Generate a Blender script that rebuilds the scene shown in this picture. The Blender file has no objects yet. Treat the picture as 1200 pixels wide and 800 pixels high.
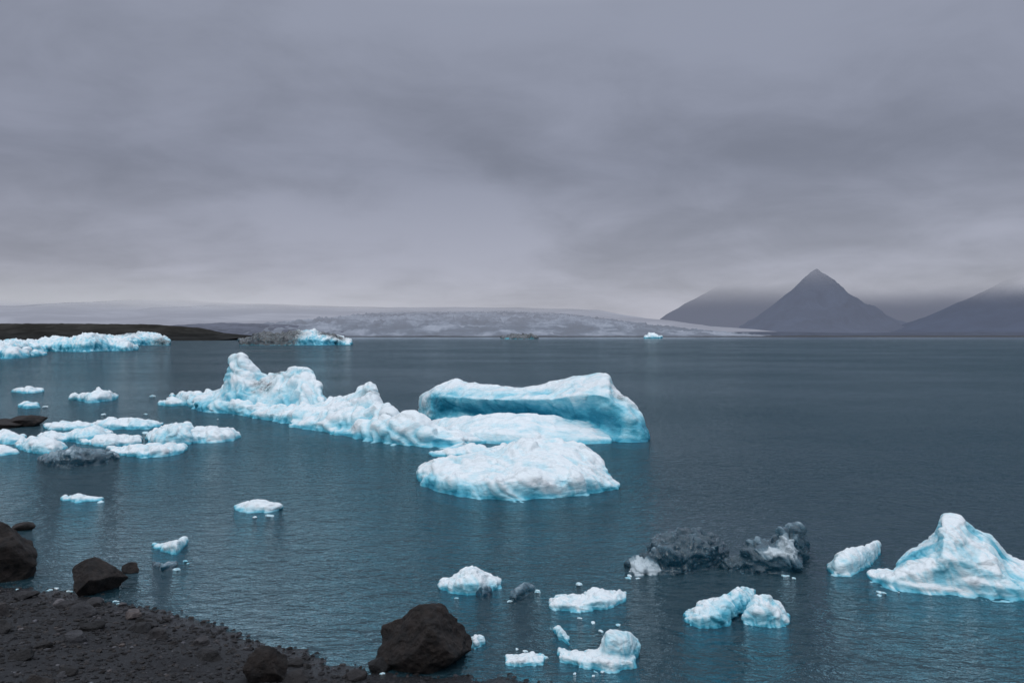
import bpy, math, random
import numpy as np
from mathutils import Vector, noise, Matrix
random.seed(4)
S=bpy.context.scene
H=4.0; F=933.0; V0=392.0; K=H*F
S.view_settings.view_transform='Standard'
S.view_settings.look='None'
S.view_settings.exposure=0
# ---------------------------------------------------------------- helpers
def rng(v): return K/(v-V0)                 # range of a waterline point
def wpos(u,v,D): return Vector(((u-600)/F*D, D, H-(v-V0)*D/F))
def lerp(a,b,t): return a+(b-a)*t
def sstep(a,b,x):
    t=max(0,min(1,(x-a)/(b-a))); return t*t*(3-2*t)
def interp(tab,x):
    if x<=tab[0][0]: return tab[0][1]
    for (a,b),(c,d) in zip(tab,tab[1:]):
        if x<=c: return lerp(b,d,(x-a)/(c-a))
    return tab[-1][1]
def N(x,y,z): return noise.noise(Vector((x,y,z)))
def fbm(x,y,z,o=4):
    s=0;a=1
    for i in range(o):
        s+=a*noise.noise(Vector((x,y,z))); x*=2.03;y*=2.03;z*=2.03;a*=.5
    return s
def addobj(name,verts,faces,mat,smooth=True,attr=None):
    m=bpy.data.meshes.new(name); m.from_pydata(verts,[],faces); m.update()
    if smooth: m.polygons.foreach_set('use_smooth',[True]*len(m.polygons))
    o=bpy.data.objects.new(name,m); S.collection.objects.link(o)
    m.materials.append(mat)
    if attr is not None: setattr_(m,attr)
    return o
def setattr_(m,vals):
    a=m.color_attributes.new('mask','FLOAT_COLOR','POINT')
    a.data.foreach_set('color',np.array(vals,dtype=np.float32).ravel())
class M:
    def __init__(s,name):
        s.m=bpy.data.materials.new(name); s.m.use_nodes=True
        s.t=s.m.node_tree; s.t.nodes.clear(); s.out=s.n('ShaderNodeOutputMaterial')
    def n(s,ty,**k):
        n=s.t.nodes.new(ty)
        for a,b in k.items(): setattr(n,a,b)
        return n
    def l(s,a,b): s.t.links.new(a,b)
    def val(s,inp,v):
        if isinstance(v,bpy.types.NodeSocket): s.l(v,inp)
        elif isinstance(v,(tuple,list)) and len(v)==3 and inp.type=='RGBA': inp.default_value=(*v,1)
        else: inp.default_value=v
    def noise(s,vec,scale,detail=4,rough=.5,dist=0):
        n=s.n('ShaderNodeTexNoise'); s.l(vec,n.inputs['Vector'])
        n.inputs['Scale'].default_value=scale;n.inputs['Detail'].default_value=detail
        n.inputs['Roughness'].default_value=rough;n.inputs['Distortion'].default_value=dist
        return n.outputs['Fac']
    def mapr(s,f,a,b,c=0,d=1,smooth=True):
        n=s.n('ShaderNodeMapRange'); n.interpolation_type='SMOOTHSTEP' if smooth else 'LINEAR'
        s.l(f,n.inputs[0])
        for i,v in enumerate((a,b,c,d)): n.inputs[i+1].default_value=v
        return n.outputs[0]
    def mix(s,f,a,b,mode='MIX'):
        n=s.n('ShaderNodeMix',data_type='RGBA',blend_type=mode)
        s.val(n.inputs[0],f); s.val(n.inputs[6],a); s.val(n.inputs[7],b); return n.outputs[2]
    def math(s,op,a,b=0.0,clamp=False):
        n=s.n('ShaderNodeMath',operation=op,use_clamp=clamp); s.val(n.inputs[0],a); s.val(n.inputs[1],b); return n.outputs[0]
    def mapping(s,vec,scale=(1,1,1),rot=(0,0,0)):
        n=s.n('ShaderNodeMapping'); s.l(vec,n.inputs[0]); n.inputs['Scale'].default_value=scale; n.inputs['Rotation'].default_value=rot
        return n.outputs[0]
    def pos(s): return s.n('ShaderNodeNewGeometry').outputs['Position']
    def bump(s,h,strength,dist,nrm=None):
        n=s.n('ShaderNodeBump'); s.l(h,n.inputs['Height']); n.inputs['Strength'].default_value=strength; n.inputs['Distance'].default_value=dist
        if nrm: s.l(nrm,n.inputs['Normal'])
        return n.outputs[0]
    def principled(s,col,rough=.6,nrm=None,spec=.5):
        p=s.n('ShaderNodeBsdfPrincipled'); s.val(p.inputs['Base Color'],col); s.val(p.inputs['Roughness'],rough)
        s.val(p.inputs['Specular IOR Level'],spec)
        if nrm: s.l(nrm,p.inputs['Normal'])
        return p
    def attr(s):
        a=s.n('ShaderNodeAttribute',attribute_name='mask'); sp=s.n('ShaderNodeSeparateColor'); s.l(a.outputs['Color'],sp.inputs[0]); return sp.outputs
# ---------------------------------------------------------------- materials
def ice_mat():
    m=M('glacier_ice'); p=m.pos(); a=m.attr()
    n1=m.noise(p,1.5,5,.55); n2=m.noise(m.mapping(p,(1,1,3.4),(.3,.5,0)),5,6,.6)
    f=m.math('ADD',a[0],m.math('MULTIPLY',m.math('SUBTRACT',n1,.5),.75))
    f=m.math('ADD',f,m.math('MULTIPLY',m.math('SUBTRACT',n2,.5),.4))
    f=m.mapr(f,.06,.94,smooth=False)
    r=m.n('ShaderNodeValToRGB'); m.l(f,r.inputs[0]); e=r.color_ramp.elements
    e[0].position=0; e[0].color=(.83,.90,.93,1); e[1].position=1; e[1].color=(.012,.25,.38,1)
    for q,c in ((.22,(.58,.80,.87)),(.45,(.26,.63,.76)),(.72,(.07,.44,.59))):
        x=e.new(q); x.color=(*c,1)
    n3=m.noise(p,5,8,.7)
    d=m.math('MULTIPLY',a[1],m.mapr(n3,.35,.6,.1,1))
    d=m.math('MINIMUM',d,1.0)
    col=m.mix(d,r.outputs[0],(.03,.035,.04))
    col=m.mix(a[2],col,(.08,.55,.68))
    h=m.math('ADD',m.noise(p,11,7,.68),m.math('MULTIPLY',n2,1.2))
    b=m.bump(h,.65,.055)
    pr=m.principled(col,.25,b,.5)
    m.l(pr.outputs[0],m.out.inputs[0]); return m.m
def clear_ice_mat():
    m=M('clear_ice'); p=m.pos(); a=m.attr()
    v=m.n('ShaderNodeTexVoronoi',feature='DISTANCE_TO_EDGE'); m.l(m.mapping(p,(1,1,1.8),(.4,.3,.2)),v.inputs[0]); v.inputs['Scale'].default_value=5
    n1=m.noise(p,5,8,.72,1.5); n0=m.noise(p,2.0,3,.5)
    f=m.mapr(n1,.55,.70,0,.75)
    crack=m.mapr(v.outputs[0],0,.015,.3,0)
    w=m.math('ADD',m.mapr(a[0],0,.42,.9,.0,False),m.math('MULTIPLY',m.math('SUBTRACT',n0,.5),.6),True)
    w=m.math('MAXIMUM',w,m.math('MAXIMUM',f,crack))
    b=m.bump(m.math('ADD',n1,m.math('MULTIPLY',v.outputs[0],.6)),.75,.08)
    g=m.principled((.035,.17,.25),.04,b,1.0); g.inputs['Transmission Weight'].default_value=.75; g.inputs['IOR'].default_value=1.31
    g.inputs['Coat Weight'].default_value=.6; g.inputs['Coat Roughness'].default_value=.03
    col=m.mix(m.math('MULTIPLY',w,w),(.03,.18,.27),(.72,.83,.88))
    s=m.principled(col,.15,b,.7)
    ms=m.n('ShaderNodeMixShader'); m.l(m.math('MULTIPLY',w,.9),ms.inputs[0]); m.l(g.outputs[0],ms.inputs[1]); m.l(s.outputs[0],ms.inputs[2])
    m.l(ms.outputs[0],m.out.inputs[0]); return m.m
def water_mat():
    m=M('lake_water'); p=m.pos()
    sp=m.n('ShaderNodeSeparateXYZ'); m.l(p,sp.inputs[0])
    q=m.mapping(p,(1,1.6,1),(0,0,.3))
    w1=m.noise(q,1.6,3,.55,.6); w2=m.noise(q,5.0,4,.62,.4); w3=m.noise(m.mapping(p,(1,1.8,1),(0,0,-.3)),.36,5,.65)
    w4=m.noise(m.mapping(p,(.5,1.8,1),(0,0,.15)),.10,5,.7)
    h=m.math('ADD',m.math('MULTIPLY',w1,.27),m.math('MULTIPLY',w2,.155))
    h=m.math('ADD',h,m.math('MULTIPLY',w3,.46))
    h=m.math('ADD',h,m.math('MULTIPLY',w4,m.mapr(sp.outputs[1],25,160,.25,2.1)))
    b=m.n('ShaderNodeBump'); m.l(h,b.inputs['Height']); b.inputs['Distance'].default_value=1.0
    patch=m.mapr(m.noise(m.mapping(p,(.6,1,1)),.035,5,.6),.36,.64,.65,1.15)
    far=m.mapr(sp.outputs[1],350,900,1,.08)
    st=m.math('MULTIPLY',patch,far)
    m.l(st,b.inputs['Strength'])
    fr=m.n('ShaderNodeFresnel'); fr.inputs[0].default_value=1.333; m.l(b.outputs[0],fr.inputs['Normal'])
    gl=m.n('ShaderNodeBsdfGlossy'); gl.inputs['Roughness'].default_value=.06; m.l(b.outputs[0],gl.inputs['Normal'])
    gl.inputs[0].default_value=(.86,.96,1,1)
    df=m.n('ShaderNodeBsdfDiffuse'); df.inputs[0].default_value=(.020,.055,.074,1)
    tr=m.n('ShaderNodeBsdfTransparent'); tr.inputs[0].default_value=(.3,.72,.85,1)
    m1=m.n('ShaderNodeMixShader'); m1.inputs[0].default_value=.32; m.l(df.outputs[0],m1.inputs[1]); m.l(tr.outputs[0],m1.inputs[2])
    m2=m.n('ShaderNodeMixShader'); m.l(fr.outputs[0],m2.inputs[0]); m.l(m1.outputs[0],m2.inputs[1]); m.l(gl.outputs[0],m2.inputs[2])
    m.l(m2.outputs[0],m.out.inputs[0]); return m.m
def ground_mat():
    m=M('black_sand'); p=m.pos()
    n=m.noise(p,1.2,5,.6); n2=m.noise(p,45,4,.7)
    col=m.mix(m.mapr(n,.35,.65),(.007,.008,.011),(.019,.021,.025))
    col=m.mix(m.mapr(n2,.5,.72),col,(.048,.051,.059))
    sp=m.n('ShaderNodeSeparateXYZ'); m.l(p,sp.inputs[0])
    wet=m.mapr(sp.outputs[2],.0,.12,.2,.75)
    b=m.bump(m.math('ADD',n2,m.noise(p,130,2,.6)),.8,.03)
    pr=m.principled(col,wet,b,.4); m.l(pr.outputs[0],m.out.inputs[0]); return m.m
def rock_mat(name,c1,c2,rough=.7):
    m=M(name); p=m.pos(); a=m.attr()
    n=m.noise(p,6,8,.7); n2=m.noise(p,28,5,.7)
    col=m.mix(m.mapr(n,.35,.65),c1,c2)
    col=m.mix(m.mapr(n2,.58,.78,0,.4),col,(.10,.09,.085))
    k=m.math('ADD',m.math('MULTIPLY',a[0],1.6),.35)
    kc=m.n('ShaderNodeCombineColor'); 
    m.l(k,kc.inputs[0]); m.l(m.math('MULTIPLY',k,m.math('SUBTRACT',1.0,m.math('MULTIPLY',a[1],.2))),kc.inputs[1]); m.l(m.math('MULTIPLY',k,m.math('SUBTRACT',1.0,m.math('MULTIPLY',a[1],.35))),kc.inputs[2])
    col=m.mix(1.0,col,kc.outputs[0],'MULTIPLY')
    v=m.n('ShaderNodeTexVoronoi'); m.l(p,v.inputs[0]); v.inputs['Scale'].default_value=7
    b=m.bump(m.math('ADD',m.math('ADD',n,n2),v.outputs[0]),.9,.05)
    pr=m.principled(col,rough,b,.35); m.l(pr.outputs[0],m.out.inputs[0]); return m.m
def land_mat(name,c_lo,c_hi,z0,z1,c_snow=None,cloud=None,nscale=.004,snow=(.5,.6),stretch=(1,1,1),tex=.35,haze=None):
    """terrain colour by height, airlight haze painted in as tint and surface glow, and an optional low cloud that swallows the summit"""
    m=M(name); p=m.pos(); sp=m.n('ShaderNodeSeparateXYZ'); m.l(p,sp.inputs[0])
    n=m.noise(m.mapping(p,stretch),nscale,8,.65,.4)
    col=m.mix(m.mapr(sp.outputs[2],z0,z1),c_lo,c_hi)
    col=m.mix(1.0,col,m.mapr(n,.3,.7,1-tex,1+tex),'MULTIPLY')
    if c_snow: col=m.mix(m.mapr(n,*snow),col,c_snow)
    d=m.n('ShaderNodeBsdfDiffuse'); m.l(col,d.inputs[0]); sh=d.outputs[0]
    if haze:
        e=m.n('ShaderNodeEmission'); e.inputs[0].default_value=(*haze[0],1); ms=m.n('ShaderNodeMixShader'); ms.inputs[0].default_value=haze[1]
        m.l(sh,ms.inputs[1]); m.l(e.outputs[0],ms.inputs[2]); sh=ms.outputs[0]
    if cloud:
        c0,c1,ns,amp=cloud
        cn=m.noise(m.mapping(p,(1,1,2.0)),ns,5,.55)
        zz=m.math('ADD',sp.outputs[2],m.math('MULTIPLY',m.math('SUBTRACT',cn,.5),amp))
        f=m.mapr(zz,c0,c1)
        t=m.n('ShaderNodeBsdfTransparent'); ms=m.n('ShaderNodeMixShader')
        m.l(f,ms.inputs[0]); m.l(sh,ms.inputs[1]); m.l(t.outputs[0],ms.inputs[2]); sh=ms.outputs[0]
    m.l(sh,m.out.inputs[0]); return m.m
ICE=ice_mat(); CLEAR=clear_ice_mat(); WATER=water_mat(); SAND=ground_mat()
ROCK=rock_mat('basalt_rock',(.006,.006,.007),(.024,.020,.019)); GRAV=rock_mat('gravel_stone',(.012,.012,.015),(.035,.036,.040),.6)
# ---------------------------------------------------------------- ice loft
def crom(p0,p1,p2,p3,t):
    return .5*((2*p1)+(-p0+p2)*t+(2*p0-5*p1+4*p2-p3)*t*t+(-p0+3*p1-3*p2+p3)*t*t*t)
def loft(stations,skirt=.35,deep=.7):
    """stations: (u,[(v,dd),...]) first = front waterline, last = crest"""
    rows=[]
    for u,sec in stations:
        r=(u-600)/F; D0=rng(sec[0][0]); pts=[]
        pts.append((D0+.25,-deep)); pts.append((D0-skirt,-.16))
        for i,(v,dd) in enumerate(sec):
            D=D0+dd; z=H-(v-V0)*D/F
            pts.append((D,0.0 if i==0 else z))
        Dc,zc=pts[-1]; zc=max(zc,.02)
        pts.append((Dc+.3*zc+.06,zc*.8)); pts.append((Dc+.7*zc+.15,zc*.3)); pts.append((Dc+zc*.9+.3,-.15)); pts.append((Dc+zc*.6,-deep))
        rows.append([Vector((r*D,D,z)) for D,z in pts])
    R=len(rows); C=len(rows[0]); out=[]
    SU=5
    for i in range(R-1):
        a,b,c,d=rows[max(i-1,0)],rows[i],rows[i+1],rows[min(i+2,R-1)]
        for s in range(SU):
            t=s/SU; out.append([crom(a[j],b[j],c[j],d[j],t)*.4+b[j].lerp(c[j],t)*.6 for j in range(C)])
    out.append(rows[-1])
    fin=[]
    for row in out:
        n=[]
        for j in range(C):
            a,b,c,d=row[j-1],row[j],row[(j+1)%C],row[(j+2)%C]
            for s in range(3): n.append(crom(a,b,c,d,s/3)*.4+b.lerp(c,s/3)*.6)
        fin.append(n)
    nv=len(fin[0]); verts=[tuple(p) for r in fin for p in r]; faces=[]
    for i in range(len(fin)-1):
        for j in range(nv):
            k=(j+1)%nv; faces.append((i*nv+j,i*nv+k,(i+1)*nv+k,(i+1)*nv+j))
    faces.append(tuple(reversed(range(nv)))); faces.append(tuple((len(fin)-1)*nv+j for j in range(nv)))
    return verts,faces
def lump_stations(outline,depth):
    st=[]
    for u,vf,vt in outline:
        D=rng(vf); Dm=K/(vt-V0) if vt>V0+1 else 1e9
        dd=max(.05,min(depth,(Dm-D)*.6))
        st.append((u,[(vf,0),(lerp(vf,vt,.42),.06*dd),(lerp(vf,vt,.72),.35*dd),(vt,dd)]))
    return st
def ice(name,parts,mat=None,voxel=None,amp=1.0,gdir=(1,0,.5),gfreq=3.,groove=.05,blue=.5,spots=(),dirt=(),skirt=.35,deep=.7,facet=.3,bbase=0,fine=.35,flat=False):
    mat=mat or ICE
    V=[];Fc=[]
    for st in parts:
        v,f=loft(st,skirt,deep); o=len(V); V+=v; Fc+=[tuple(i+o for i in q) for q in f]
    m=bpy.data.meshes.new('tmp'); m.from_pydata(V,[],Fc); m.update()
    import bmesh
    bm=bmesh.new(); bm.from_mesh(m); bmesh.ops.recalc_face_normals(bm,faces=bm.faces); bm.to_mesh(m); bm.free()
    ob=bpy.data.objects.new(name,m); S.collection.objects.link(ob)
    D=np.mean([v[1] for v in V]); vx=voxel or D/F*1.5
    md=ob.modifiers.new('r','REMESH'); md.mode='VOXEL'; md.voxel_size=vx
    sm=ob.modifiers.new('s','SMOOTH'); sm.factor=.5; sm.iterations=2
    dg=bpy.context.evaluated_depsgraph_get(); me=bpy.data.meshes.new_from_object(ob.evaluated_get(dg))
    ob.modifiers.clear(); ob.data=me; bpy.data.meshes.remove(m)
    co=[v.co.copy() for v in me.vertices]; no=[v.normal.copy() for v in me.vertices]
    s=max(.25,min(1.6,D/25)) if not voxel else max(.25,D/25)
    s*=amp; g=Vector(gdir).normalized()
    vals=[]; new=[]
    for p,nn in zip(co,no):
        n1=fbm(p.x/(1.1*s),p.y/(1.1*s),p.z/(.8*s),3)
        t=p.dot(g)*gfreq/s+1.2*noise.noise(p*(1.0/s))
        gr=1-abs(noise.noise(Vector((t,p.y*.6/s,p.z*.4/s))))*2
        # melt facets: each cell is a tilted plane
        w=.15*s; pw=p+Vector((noise.noise(p*(2/s)),noise.noise(p*(2/s)+Vector((9,0,0))),noise.noise(p*(2/s)+Vector((0,9,0)))))*w
        vo=noise.voronoi(pw/(.95*s)); c=vo[1][0]; sc=min(.25,vo[0][1]-vo[0][0])/.25
        hd=Vector((math.sin(c.x*91.7+c.y*13.1),math.sin(c.y*57.3+c.z*31.7),math.sin(c.z*77.9+c.x*23.3)))
        fd=(pw/(.95*s)-c).dot(hd)*facet*(.35+.65*sc)
        vo2=noise.voronoi(p/(.33*s)); c2=vo2[1][0]
        hd2=Vector((math.sin(c2.x*91.7+c2.y*13.1),math.sin(c2.y*57.3+c2.z*31.7),math.sin(c2.z*77.9+c2.x*23.3)))
        fd2=(p/(.33*s)-c2).dot(hd2)*facet*.28*min(1,(vo2[0][1]-vo2[0][0])*4)
        n3=noise.noise(p*(7/s))
        fade=sstep(-.3,.05,p.z)*.8+.2
        d=(.07*n1-groove*(gr-.6)+.55*fd+fine*fd2+.012*n3+.012)*s*fade
        q=p+nn*d; new.append(q)
        b=bbase+blue*(1-max(0,nn.z))*.95+ .4*sstep(.35,.9,gr)*blue -.25*n1*.5-.35*fd  # bluer on steep faces and grooves: turquoise ice plus painted cyan shade
        b+=.5*(1-sstep(.0,.2*s,q.z))
        for (u,v,Ds,r,k) in spots:
            b+=k*math.exp(-((q-wpos(u,v,Ds)).length/r)**2)
        dd=0
        for (u,v,Ds,r,k) in dirt:
            dd+=k*math.exp(-((q-wpos(u,v,Ds)).length/r)**2)
        vals.append((max(0,min(1.2,b)),min(3,dd),1-sstep(-.06,.0,q.z),1))
    me.vertices.foreach_set('co',np.array([tuple(q) for q in new],dtype=np.float32).ravel())
    me.polygons.foreach_set('use_smooth',[not flat]*len(me.polygons)); me.update()
    setattr_(me,vals); me.materials.clear(); me.materials.append(mat)
    return ob
# ---- front white berg
ice('iceberg',[[
 (490,[(564,0),(556,.08),(550,.3),(546,.6)]),(508,[(574,0),(562,.08),(550,.8),(537,1.6)]),
 (545,[(582,0),(567,.1),(548,1.3),(531,2.5)]),(580,[(585,0),(565,.1),(546,1.5),(528,3)]),
 (608,[(585,0),(562,.1),(538,1.6),(517,3)]),(640,[(583,0),(560,.1),(536,1.5),(513,3)]),
 (672,[(581,0),(560,.1),(538,1.3),(518,2.6)]),(694,[(578,0),(562,.1),(545,1.),(529,2.0)]),
 (707,[(576,0),(565,.1),(553,.7),(541,1.4)]),(716,[(575,0),(569,.05),(564,.3),(560,.5)]),(726,[(573,0),(571,.05),(569,.15),(568,.25)])],
 lump_stations([(504,534,530),(530,536,525),(560,536,522),(592,534,523)],1.2)],
 amp=.8,blue=.36,groove=.08,gdir=(.7,.2,.8),spots=[(492,562,20.5,.45,.6),(620,582,19.5,.3,.2),(540,578,19.8,.4,.3)],skirt=.6,facet=.34,fine=.3)
# ---- slab berg with turquoise wall
ice('iceberg',[[
 (492,[(486,0),(478,.05),(466,.1),(462,.4)]),(510,[(493,0),(480,.3),(465,.1),(453,1.6)]),
 (530,[(497,0),(482,.6),(465,.1),(445,3)]),(560,[(501,0),(484,.9),(467,.1),(448,3)]),
 (600,[(505,0),(486,1.0),(468,.1),(453,3)]),(640,[(508,0),(488,.9),(468,.1),(450,3)]),
 (675,[(513,0),(492,.8),(464,.1),(440,3)]),(700,[(516,0),(496,.7),(462,.3),(436,3)]),
 (714,[(517,0),(498,.6),(466,.5),(440,2.4)]),(719,[(517,0),(499,.5),(472,.5),(455,2.2)]),(735,[(518,0),(504,.3),(484,.4),(467,1.5)]),
 (750,[(518,0),(510,.1),(498,.3),(485,1.0)]),(760,[(517,0),(514,.1),(508,.15),(504,.4)])],
 [(503,[(505,0),(499,.2),(496,.6),(493,1)]),(530,[(513,0),(505,.2),(496,1),(489,2)]),
 (570,[(519,0),(508,.2),(496,1.2),(486,2.4)]),(610,[(521,0),(509,.3),(496,1.3),(484,2.5)]),
 (650,[(521,0),(511,.3),(500,1.3),(487,2.4)]),(690,[(520,0),(512,.2),(505,.9),(496,1.8)]),
 (716,[(519,0),(516,.1),(512,.3),(510,.8)])]],
 amp=.7,blue=.32,groove=.03,gdir=(.2,.2,1),facet=.18,fine=.25,
 spots=[(u,v,D,.75,.60) for u,v,D in ((505,476,37),(530,477,36.3),(560,479,35.2),(590,480,34.2),(620,481,33.6),(650,482,33),(680,485,32),(705,492,31),(725,500,30.6),(748,510,30.3))],
 dirt=[(716,452,32.2,.30,1.2),(702,461,31.5,.3,1.1),(728,468,31.2,.3,.9),(688,468,31.3,.3,.7),(556,458,37,.12,.9)],skirt=.7)
# ---- long ridge berg: tower at the left end, then overlapping tilted sheets
ice('iceberg',[[
 (198,[(467,0),(465,.1),(463,.3),(461,.6)]),(225,[(478,0),(470,.3),(465,1),(459,2)]),(250,[(480,0),(470,.4),(464,1.2),(457,2.2)]),
 (262,[(481,0),(470,.5),(461,1.4),(450,2.2)]),(269,[(482,0),(468,.5),(444,1.5),(424,2.2)]),(275,[(482,0),(466,.5),(440,1.6),(414,2.5)]),(284,[(483,0),(466,.5),(442,1.6),(416,2.7)]),
 (298,[(483,0),(466,.5),(448,1.6),(429,2.8)]),(315,[(484,0),(468,.6),(452,1.6),(439,3)]),(335,[(486,0),(470,.6),(452,1.6),(434,3)]),
 (355,[(488,0),(472,.6),(450,1.6),(430,3)]),(366,[(488,0),(474,.6),(456,1.6),(434,3)]),(374,[(490,0),(478,.5),(467,1.4),(452,2.6)]),(384,[(492,0),(486,.3),(480,1),(474,2)])],
 lump_stations([(230,481,472),(262,484,468),(290,487,470),(312,488,476)],.8),
 lump_stations([(288,488,480),(318,493,475),(350,498,474),(382,500,470),(408,502,463),(424,503,454),(433,503,447),(438,504,453),(447,506,472)],2.6),
 lump_stations([(340,500,494),(375,505,485),(410,509,478),(440,512,473),(456,514,472),(466,515,484),(478,516,494)],1.6),
 lump_stations([(385,508,503),(425,515,494),(462,520,487),(486,522,486),(508,523,497),(540,523,506),(571,519,513)],1.2)],
 amp=.62,blue=.44,groove=.15,gdir=(.6,-.2,1.1),gfreq=1.9,facet=.36,
 spots=[(235,474,42,1.0,.5),(280,470,42,.7,.3),(470,510,31,.4,.3),(410,508,32.5,.5,.3),(330,478,40,.6,.4),(355,450,42,.5,.3),(385,492,34,.4,.3)],
 dirt=[(303,443,42.5,.4,1.1),(312,452,42.0,.4,1.1),(296,455,41.9,.3,.8),(368,448,42.8,.45,1.3),(428,462,35.0,.35,1.2),(325,438,43,.3,.8)],skirt=.7)
# ---- right-hand turquoise berg
ice('iceberg',[lump_stations([(1045,690,672),(1060,691,650),(1078,693,638),(1098,694,624),(1105,695,601),(1124,696,603),(1142,697,618),(1160,698,625),(1168,699,634),(1180,699,648),(1200,700,658),(1235,700,668),(1260,694,682)],1.3),
 lump_stations([(1018,678,670),(1040,688,668),(1070,694,676),(1100,696,680),(1126,697,686)],.5),
 lump_stations([(1090,688,664),(1105,694,653),(1140,698,658),(1180,702,670),(1230,704,682)],.6)],
 amp=.6,blue=.42,groove=.05,facet=.34,spots=[(1090,660,13.1,.3,.6),(1130,642,13.4,.3,.6),(1165,655,13.1,.3,.6),(1190,690,12.3,.3,.4),(1070,655,13.2,.3,.4),(1110,630,13.5,.2,.3)],skirt=.6)
ice('ice_chunk',[lump_stations([(970,668,662),(980,674,650),(995,674,643),(1012,668,640),(1024,658,635),(1031,650,634)],.35)],amp=.45,blue=.3)
# ---- clear glassy ice
ice('clear_ice_chunk',[lump_stations([(754,668,652),(766,672,630),(790,672,623),(820,668,620),(838,664,629),(850,658,646)],.9),
 lump_stations([(734,667,661),(748,673,655),(770,674,657),(795,673,666)],.3)],mat=CLEAR,amp=.6,groove=.12,blue=.5,bbase=.42,skirt=.3,facet=.7,fine=.7,
 spots=[(745,665,13.4,.25,-1.8),(768,668,13.3,.15,-1.2),(765,635,13.7,.12,-.8)])
ice('clear_ice_chunk',[lump_stations([(868,670,652),(879,671,636),(905,673,629),(925,673,615),(938,668,618),(945,650,634)],.6),
 lump_stations([(846,668,661),(862,670,653),(885,670,654)],.3)],mat=CLEAR,amp=.6,groove=.12,blue=.5,bbase=.16,skirt=.3,facet=.7,fine=.7,spots=[(872,658,13.6,.25,.8),(930,645,13.4,.25,-.9),(900,645,13.4,.15,-.6)])
# ---- drifting chunks
def chunk(outline,depth=.6,name='ice_chunk',**k):
    k.setdefault('amp',.5); k.setdefault('blue',.38); k.setdefault('groove',.06); k.setdefault('skirt',.35); k.setdefault('deep',.4); k.setdefault('facet',.42); k.setdefault('fine',.6)
    if outline[0][1]<500: k['amp']=.7
    return ice(name,[lump_stations(outline,depth)],**k)
chunk([(803,728,720),(820,736,708),(845,735,700),(865,722,688),(884,708,692)],.5,blue=.5,bbase=.08)
chunk([(872,728,720),(884,733,700),(900,735,698),(915,734,710),(924,732,726)],.35,blue=.5)
chunk([(516,690,682),(530,694,675),(545,697,667),(556,697,663),(570,694,672),(588,688,679)],.5)
chunk([(597,702,698),(604,707,690),(614,700,684),(625,692,687)],.2,'clear_ice_chunk',mat=CLEAR,bbase=.12)
chunk([(560,697,692),(566,702,688),(574,699,690)],.15,'clear_ice_chunk',mat=CLEAR,bbase=.15)
chunk([(645,712,704),(660,716,697),(680,716,699),(696,715,690),(712,713,692),(733,704,696)],.5)
ice('ice_chunk',[lump_stations([(655,774,762),(680,781,766),(705,786,762),(722,787,764),(740,784,768),(745,776,766)],.35),
 lump_stations([(704,778,760),(711,780,741),(722,780,737),(736,778,741),(748,770,751)],.18)],amp=.5,blue=.36,groove=.05,facet=.42,fine=.6,skirt=.35,deep=.4)
chunk([(650,742,735),(657,750,736),(668,757,751)],.12)
chunk([(592,778,773),(610,781,768),(637,778,771)],.15)
chunk([(548,754,749),(556,760,745),(566,754,749)],.12)
chunk([(275,597,593),(292,600,587),(312,600,586),(328,597,591)],.5)
chunk([(73,586,583),(92,588,580),(120,587,584)],.4)
chunk([(180,642,640),(195,647,636),(207,650,634),(216,640,632)],.2)
chunk([(180,664,661),(192,669,660),(207,665,658)],.15,'clear_ice_chunk',mat=CLEAR,bbase=.1)
L=[[(52,502,497),(75,504,493),(105,502,496)],[(95,500,497),(130,503,490),(165,503,491),(191,500,495)],
[(173,519,508),(188,522,501),(205,522,493),(222,520,496),(232,516,506)],[(198,516,506),(225,519,500),(255,518,499),(272,516,502),(281,512,508)],
[(72,516,508),(92,519,502),(112,518,498),(130,514,506)],[(18,524,518),(40,531,511),(62,532,514),(76,528,520)],
[(96,520,513),(130,524,508),(165,520,512)],[(128,532,525),(165,536,521),(198,534,520),(216,530,524)],
[(-20,516,508),(8,520,504),(30,518,510)],[(84,468,463),(105,472,458),(125,470,457),(139,467,462)],
[(22,477,474),(32,479,470),(46,477,473)],[(14,459,457),(32,461,454),(50,459,456)],[(-30,533,526),(0,534,522),(20,531,526)],[(45,516,511),(60,519,505),(80,517,509)],
[(186,474,470),(200,476,466),(222,474,468)]]
for i,o in enumerate(L): chunk(o,1.2,blue=(.3,.55,.4)[i%3])
chunk([(46,541,538),(65,547,530),(92,548,524),(118,544,527),(138,538,532)],.9,'clear_ice_chunk',mat=CLEAR,blue=.5,bbase=.12,facet=.6,fine=.7)
# ---- far icebergs
def far(parts,**k):
    return ice('iceberg',[lump_stations(o,d) for o,d in parts],voxel=k.pop('voxel',.32),groove=.16,skirt=1.0,deep=2,facet=.6,fine=.5,**k)
far([([(-60,412,396),(-30,413,395),(0,413,400),(12,413,397),(40,412,399),(62,411.5,394),(85,412,395),(105,412,390),(128,411,393),(150,411,401),(160,410,405)],8),
     ([(-40,418,404),(0,420,403),(20,420,408),(40,418,410),(55,416,413)],5)],amp=.28,blue=.75)
far([([(118,405,400),(132,405,393),(150,405,392),(172,404.5,389),(188,404.5,392),(199,404.5,399)],12)],amp=.28,blue=.8,voxel=.45,dirt=[(150,395,300,3,1.5),(190,402,300,4,1.5)])
far([([(281,404,398),(292,404,395),(305,404.3,390),(325,404.3,391),(340,404.3,388),(362,404.3,386),(380,404.3,390),(395,404,393),(411,404,399)],14)],
    amp=.28,blue=.95,voxel=.45,dirt=[(300,398,313,9,6),(318,394,316,6,6),(388,396,316,4,5),(286,400,313,9,6),(330,401,308,6,5),(345,396,314,2.5,3),(312,402,306,6,5)])
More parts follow.
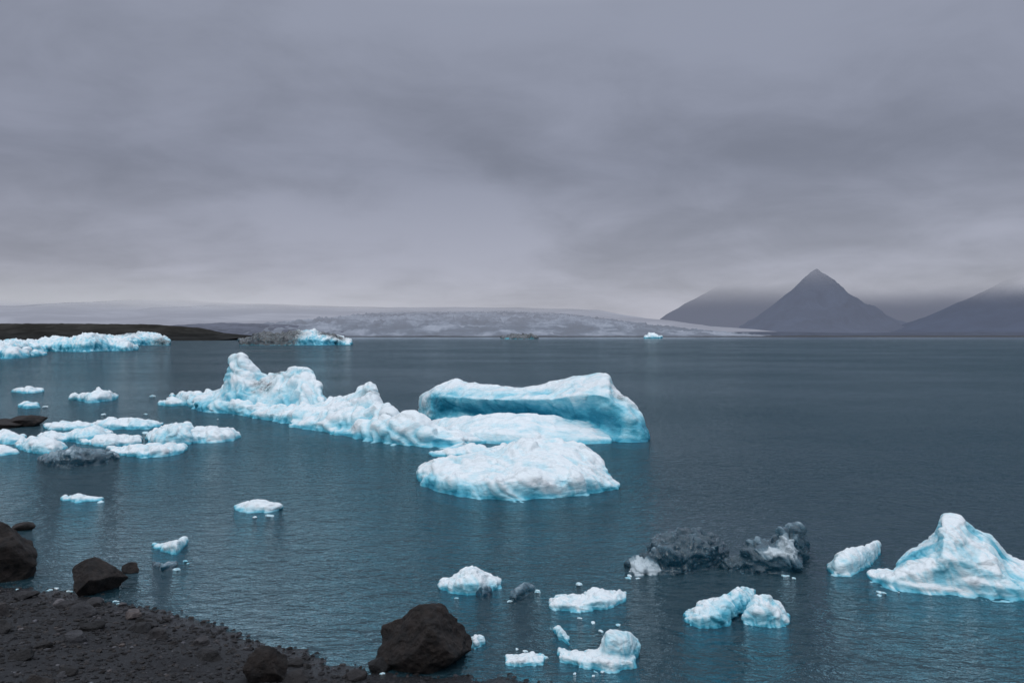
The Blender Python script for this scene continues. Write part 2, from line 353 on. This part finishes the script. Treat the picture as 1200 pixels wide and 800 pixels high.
far([([(588,397,395.5),(600,397,392.5),(615,397,391.5),(630,397,395)],20)],amp=.3,blue=.6,voxel=1.0,dirt=[(600,394,750,26,6),(618,393,750,22,6)])
far([([(755,396.5,394),(765,396.5,390.5),(775,396.5,394)],20)],amp=.3,blue=.6,voxel=1.0)
# ---------------------------------------------------------------- water & ground
def axis(dense0,dense1,step,lo,hi,g=1.18):
    a=list(np.arange(dense0,dense1,step)); s=step; x=dense1
    while x<hi: a.append(x); s*=g; x+=s
    a.append(hi); s=step; x=dense0-step; b=[]
    while x>lo: b.append(x); s*=g; x-=s
    b.append(lo); return b[::-1]+a
SH=[(-400,60),(-60,24),(-25,15.5),(-12,13.4),(-8.1,12.6),(-7.2,12.45),(-5.9,11.95),(-4.9,11.45),(-3.8,10.75),(-2.8,10.05),(-2.0,9.6),(-1.4,9.4),(0,9.25),(2,8.4),(6,7),(20,5),(60,-8),(400,-120)]
def gz(x,y,fine=True):
    d=interp(SH,x)-y+.14*N(x*1.3,y*1.3,3)
    if d>0:
        z=.11*d+.014*d*d
        if z>1.8: z=1.8+.6*(1-math.exp(-(z-1.8)/.6))
    else: z=max(.13*d,-3.0)
    if d>-2: z+=.035*N(x*.9,y*.9,0)*min(1,abs(d))+ .022*N(x*4,y*4,1)+.01*N(x*11,y*11,2)
    if y>1000:
        e=y-(1290+60*N(x*.002,0,5)); z=max(-3,min(2.2,e*.02))
        if z>0: z+=.8*N(x*.01,y*.01,0)
    return z
xs=axis(-10.5,1.5,.05,-9000,9000); ys=axis(7.6,13.6,.05,-3000,12000)
V=[(x,y,gz(x,y)) for y in ys for x in xs]; nx=len(xs)
Fc=[(j*nx+i,j*nx+i+1,(j+1)*nx+i+1,(j+1)*nx+i) for j in range(len(ys)-1) for i in range(nx-1)]
addobj('ground',V,Fc,SAND)
addobj('lake_water',[(-9000,-300,0),(9000,-300,0),(9000,1800,0),(-9000,1800,0)],[(0,1,2,3)],WATER)
# ---------------------------------------------------------------- rocks
import bmesh
def rock_mesh(sub,seed,cuts=9,rough=.12):
    bm=bmesh.new(); bmesh.ops.create_icosphere(bm,subdivisions=sub,radius=1)
    r=random.Random(seed); pl=[]
    for i in range(cuts):
        n=Vector((r.uniform(-1,1),r.uniform(-1,1),r.uniform(-.6,1))).normalized(); pl.append((n,r.uniform(.5,.82)))
    for v in bm.verts:
        p=v.co.copy()
        for n,d in pl:
            k=p.dot(n)-d
            if k>0: p-=n*k*.96
        o=Vector((seed*3.1,0,0)); q=p*1.6+o
        p+=p.normalized()*(rough*fbm(q.x,q.y,q.z,4)+(.03*N(q.x*7,q.y*7,q.z*7)))
        v.co=p
    bm.verts.ensure_lookup_table()
    V=[v.co.copy() for v in bm.verts]; Fs=[[v.index for v in f.verts] for f in bm.faces]; bm.free(); return V,Fs
def rock(name,u0,u1,vb,vt,seed,z0=0.0,sub=5,dy=.9,rot=0,cuts=12):
    D=(H-z0)*F/(vb-V0); w=(u1-u0)/F*D; h=(vb-vt)/F*D; D+=w*.4
    V,Fs=rock_mesh(sub,seed,cuts,.09); R=Matrix.Rotation(rot,3,'Z'); V=[R@v for v in V]
    mn=[min(v[i] for v in V) for i in range(3)]; mx=[max(v[i] for v in V) for i in range(3)]
    cx=((u0+u1)/2-600)/F*D; out=[]
    for v in V:
        t=[(v[i]-mn[i])/(mx[i]-mn[i]) for i in range(3)]
        out.append((cx+(t[0]-.5)*w*1.06,D+(t[1]-.5)*w*dy,z0+lerp(-.35*h,h*1.03,t[2])))
    return addobj(name,out,Fs,ROCK,attr=[(.5,.5,0,1)]*len(out))
rock('boulder',443,552,790,722,17,rot=.4,sub=6)
rock('boulder',-30,46,684,618,5,rot=1.2)
rock('boulder',80,141,700,662,23,rot=.2)
rock('rock',142,164,672,661,31,sub=4)
rock('boulder',288,336,806,764,41,z0=.12,rot=.7)
rock('boulder',12,52,500,487,8,sub=4)
rock('boulder',-30,24,503,494,9,sub=4)
rock('rock',15,42,622,614,12,sub=3)
# gravel
base=[rock_mesh(1,s,5,.15) for s in range(10)]; big=[rock_mesh(3,s+50,8,.12) for s in range(8)]
def scatter(name,n,lib,smin,smax,pw,dmin,seed,mat):
    r=random.Random(seed); V=[];Fs=[];A=[]; c=0
    while c<n:
        x=r.uniform(-10.5,.8); y=r.uniform(7.4,13.3); d=interp(SH,x)-y
        if d<dmin or d>4.5: continue
        if d<0.25 and r.random()<.5: continue
        c+=1; s=smin+(smax-smin)*r.random()**pw; bv,bf=lib[r.randrange(len(lib))]
        R=Matrix.Rotation(r.uniform(0,6.28),3,'Z'); sc=(s*r.uniform(.8,1.3),s*r.uniform(.8,1.2),s*r.uniform(.45,.8)); z=gz(x,y); o=len(V)
        col=(min(1,max(0,r.gauss(.4,.3))) if r.random()>.05 else r.uniform(1.5,3.5),r.random()**2,0,1)
        for v in bv:
            q=R@Vector((v.x*sc[0],v.y*sc[1],v.z*sc[2])); V.append((x+q.x,y+q.y,z+q.z+sc[2]*.25)); A.append(col)
        Fs+=[[i+o for i in f] for f in bf]
    addobj(name,V,Fs,mat,smooth=False,attr=A)
scatter('gravel',11000,base,.008,.045,2.6,-.25,1,GRAV)
scatter('beach_stones',150,big,.035,.19,2.4,-.1,2,GRAV)
# brash ice: a few stranded bits at the waterline and small shards adrift between the chunks
r=random.Random(9); V=[];Fs=[];A=[]
def bit(x,y,s,flat=.6):
    bv,bf=big[r.randrange(8)] if s>.045 else base[r.randrange(10)]; o=len(V); z=max(0,gz(x,y)); a=r.uniform(0,6.28); ca,sa=math.cos(a),math.sin(a)
    for v in bv:
        px,py=v.x*s*1.6,v.y*s; V.append((x+px*ca-py*sa,y+px*sa+py*ca,z+v.z*s*flat+s*.15)); A.append((r.uniform(.1,.45),0,0,1))
    Fs.extend([[k+o for k in f] for f in bf])
for i in range(12):
    x=r.gauss(-7.4,.35) if i<7 else r.choice((-5.9,-1.55))+r.gauss(0,.12); y=interp(SH,x)+r.gauss(-.05,.08); bit(x,y,r.uniform(.012,.04))
for (u,v,n,su,sv) in ((590,692,9,35,8),(690,728,4,30,8),(620,772,5,25,6),(200,655,6,16,9),(745,676,5,14,4),(862,700,4,25,6),(1040,696,4,30,5),(120,514,14,70,14),(220,470,6,30,5),(690,788,3,20,3),(930,676,3,10,3),(300,603,2,12,3)):
    for i in range(n):
        uu=r.gauss(u,su); vv=max(430,r.gauss(v,sv)); D=rng(vv); bit((uu-600)/F*D,D,r.uniform(.0012,.0042)*D)
addobj('brash_ice',V,Fs,ICE,smooth=False,attr=A)
# ---------------------------------------------------------------- distant land
def ridge(name,prof,D,depth,mat,nu=260,nt=46,rough=.16,z0=0,seed=0,power=1.2,fscale=1.0,back=1.0):
    """mountain range: prof = crest heights (u,v) seen at range D, foot depth m nearer"""
    u0,u1=prof[0][0],prof[-1][0]; V=[]; rows=nt+12
    for j in range(rows):
        for i in range(nu):
            u=lerp(u0,u1,i/(nu-1)); hc=max(0,H+(V0-interp(prof,u))*D/F)
            if j<nt: t=j/(nt-1); y=D-depth*(1-t); k=t**power
            else: t=1-(j-nt+1)/12; y=D+depth*back*(1-t); k=t
            x=(u-600)/F*D; L=depth*.28*fscale
            e=1-abs(fbm(x/L+seed,y/(L*2.2),seed*1.7,5))*1.3
            e2=fbm(x/(L*.3)+seed,y/(L*.6),seed,4)
            z=z0+hc*(k+rough*(e-.75)*4*k*(1-k)+rough*.35*e2*4*k*(1-k)*1.0)+hc*.03*fbm(x/(L*.35),seed,y/L,3)*k
            V.append((x,y,z))
    Fc=[(j*nu+i,j*nu+i+1,(j+1)*nu+i+1,(j+1)*nu+i) for j in range(rows-1) for i in range(nu-1)]
    return addobj(name,V,Fc,mat)
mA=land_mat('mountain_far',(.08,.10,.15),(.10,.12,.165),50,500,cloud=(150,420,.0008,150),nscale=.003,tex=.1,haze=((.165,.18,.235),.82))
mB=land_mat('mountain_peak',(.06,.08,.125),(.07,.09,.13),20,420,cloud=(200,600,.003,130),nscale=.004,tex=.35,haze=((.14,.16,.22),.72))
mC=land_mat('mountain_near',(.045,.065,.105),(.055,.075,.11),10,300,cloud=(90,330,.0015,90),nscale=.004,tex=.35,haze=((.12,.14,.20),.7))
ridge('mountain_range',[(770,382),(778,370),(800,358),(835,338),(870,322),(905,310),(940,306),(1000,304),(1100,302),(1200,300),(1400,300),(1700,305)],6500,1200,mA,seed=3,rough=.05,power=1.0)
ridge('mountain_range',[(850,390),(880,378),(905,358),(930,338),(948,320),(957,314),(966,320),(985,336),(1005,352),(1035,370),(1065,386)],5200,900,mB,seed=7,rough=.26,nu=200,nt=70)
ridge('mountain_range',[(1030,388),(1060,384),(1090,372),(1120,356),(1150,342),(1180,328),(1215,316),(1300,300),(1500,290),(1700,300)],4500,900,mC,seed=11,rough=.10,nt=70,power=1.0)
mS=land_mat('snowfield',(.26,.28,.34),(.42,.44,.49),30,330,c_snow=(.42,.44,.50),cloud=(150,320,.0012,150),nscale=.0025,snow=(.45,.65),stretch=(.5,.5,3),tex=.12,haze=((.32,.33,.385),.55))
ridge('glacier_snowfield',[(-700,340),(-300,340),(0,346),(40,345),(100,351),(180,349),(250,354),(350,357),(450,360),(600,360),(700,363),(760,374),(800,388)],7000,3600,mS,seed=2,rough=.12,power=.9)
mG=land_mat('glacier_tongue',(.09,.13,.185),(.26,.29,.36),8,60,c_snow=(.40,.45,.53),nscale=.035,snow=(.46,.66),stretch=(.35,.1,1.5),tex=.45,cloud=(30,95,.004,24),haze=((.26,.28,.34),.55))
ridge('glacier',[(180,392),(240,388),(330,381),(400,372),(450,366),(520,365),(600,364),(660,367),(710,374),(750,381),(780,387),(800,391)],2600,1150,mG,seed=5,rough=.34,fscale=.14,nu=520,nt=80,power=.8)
mM=land_mat('moraine_soil',(.025,.026,.026),(.04,.038,.034),0,14,nscale=.05,tex=.4)
ridge('moraine_hill',[(-700,366),(-200,372),(0,379),(90,379),(180,380),(235,384),(262,390),(300,393.5)],620,90,mM,seed=8,rough=.12,fscale=.5)
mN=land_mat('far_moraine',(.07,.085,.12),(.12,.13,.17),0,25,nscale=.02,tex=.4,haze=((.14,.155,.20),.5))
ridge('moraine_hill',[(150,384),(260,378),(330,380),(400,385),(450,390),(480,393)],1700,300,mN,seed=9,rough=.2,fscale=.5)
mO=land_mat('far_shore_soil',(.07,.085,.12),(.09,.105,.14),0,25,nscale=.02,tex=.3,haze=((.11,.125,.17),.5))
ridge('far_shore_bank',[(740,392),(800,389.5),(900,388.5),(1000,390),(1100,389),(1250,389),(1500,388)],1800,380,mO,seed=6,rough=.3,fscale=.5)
# ---------------------------------------------------------------- world
w=bpy.data.worlds.new('World'); S.world=w; w.use_nodes=True; t=w.node_tree; t.nodes.clear()
class W_(M):
    def __init__(s): s.t=t; s.out=s.n('ShaderNodeOutputWorld')
m=W_(); tc=m.n('ShaderNodeTexCoord'); sp=m.n('ShaderNodeSeparateXYZ'); m.l(tc.outputs['Generated'],sp.inputs[0])
z=sp.outputs[2]
r=m.n('ShaderNodeValToRGB'); m.l(z,r.inputs[0]); e=r.color_ramp.elements
e[0].position=0; e[0].color=(.375,.38,.45,1); e[1].position=1; e[1].color=(1.2,1.27,1.40,1)
for q,c in ((.05,(.34,.345,.412)),(.10,(.29,.297,.362)),(.2,(.22,.232,.292)),(.38,(.232,.249,.31)),(.5,(.42,.455,.53)),(.7,(.9,.96,1.07))):
    x=e.new(q); x.color=(*c,1)
den=m.math('ADD',m.math('MAXIMUM',z,0.0),.26)
vm=m.n('ShaderNodeVectorMath',operation='DIVIDE'); m.l(tc.outputs['Generated'],vm.inputs[0])
cb=m.n('ShaderNodeCombineXYZ'); [m.l(den,cb.inputs[i]) for i in range(3)]; m.l(cb.outputs[0],vm.inputs[1])
c1=m.noise(m.mapping(vm.outputs[0],(.8,1.0,1),(0,0,.25)),1.1,5,.5,.3)
c2=m.noise(m.mapping(vm.outputs[0],(1,1,1.4),(0,.15,-.2)),3.0,7,.58,.4)
k=m.math('ADD',m.math('MULTIPLY',c1,.72),m.math('MULTIPLY',c2,.28))
k=m.mapr(k,.34,.64,.80,1.20)
col=m.mix(1.0,r.outputs[0],k,'MULTIPLY')
# brighter gap under the cloud deck toward the north-west
gap=m.math('MULTIPLY',m.mapr(z,.015,.085,1,0),m.mapr(sp.outputs[0],-.5,.15,1,.15))
col=m.mix(m.math('MULTIPLY',gap,.6),col,(.56,.58,.63))
bg=m.n('ShaderNodeBackground'); m.l(col,bg.inputs[0]); bg.inputs[1].default_value=1.0
sky=m.n('ShaderNodeTexSky',sky_type='NISHITA'); sky.sun_disc=False; sky.sun_elevation=math.radians(48); sky.sun_rotation=math.radians(215)
b2=m.n('ShaderNodeBackground'); m.l(sky.outputs[0],b2.inputs[0]); b2.inputs[1].default_value=.008
ad=m.n('ShaderNodeAddShader'); m.l(bg.outputs[0],ad.inputs[0]); m.l(b2.outputs[0],ad.inputs[1]); m.l(ad.outputs[0],m.out.inputs[0])
# sun through the overcast
sl=bpy.data.lights.new('sun','SUN'); sl.energy=.6; sl.angle=math.radians(25); sl.color=(1,.97,.93)
so=bpy.data.objects.new('sun',sl); S.collection.objects.link(so)
az=math.radians(215); el=math.radians(48)
d=Vector((math.sin(az)*math.cos(el),math.cos(az)*math.cos(el),math.sin(el)))
so.rotation_euler=d.to_track_quat('Z','Y').to_euler()
# camera
cd=bpy.data.cameras.new('camera'); cd.sensor_width=36; cd.lens=F/1200*36; cd.shift_y=-8/1200; cd.clip_end=40000
co=bpy.data.objects.new('camera',cd); S.collection.objects.link(co); co.location=(0,0,H); co.rotation_euler=(math.radians(90),0,0)
S.camera=co
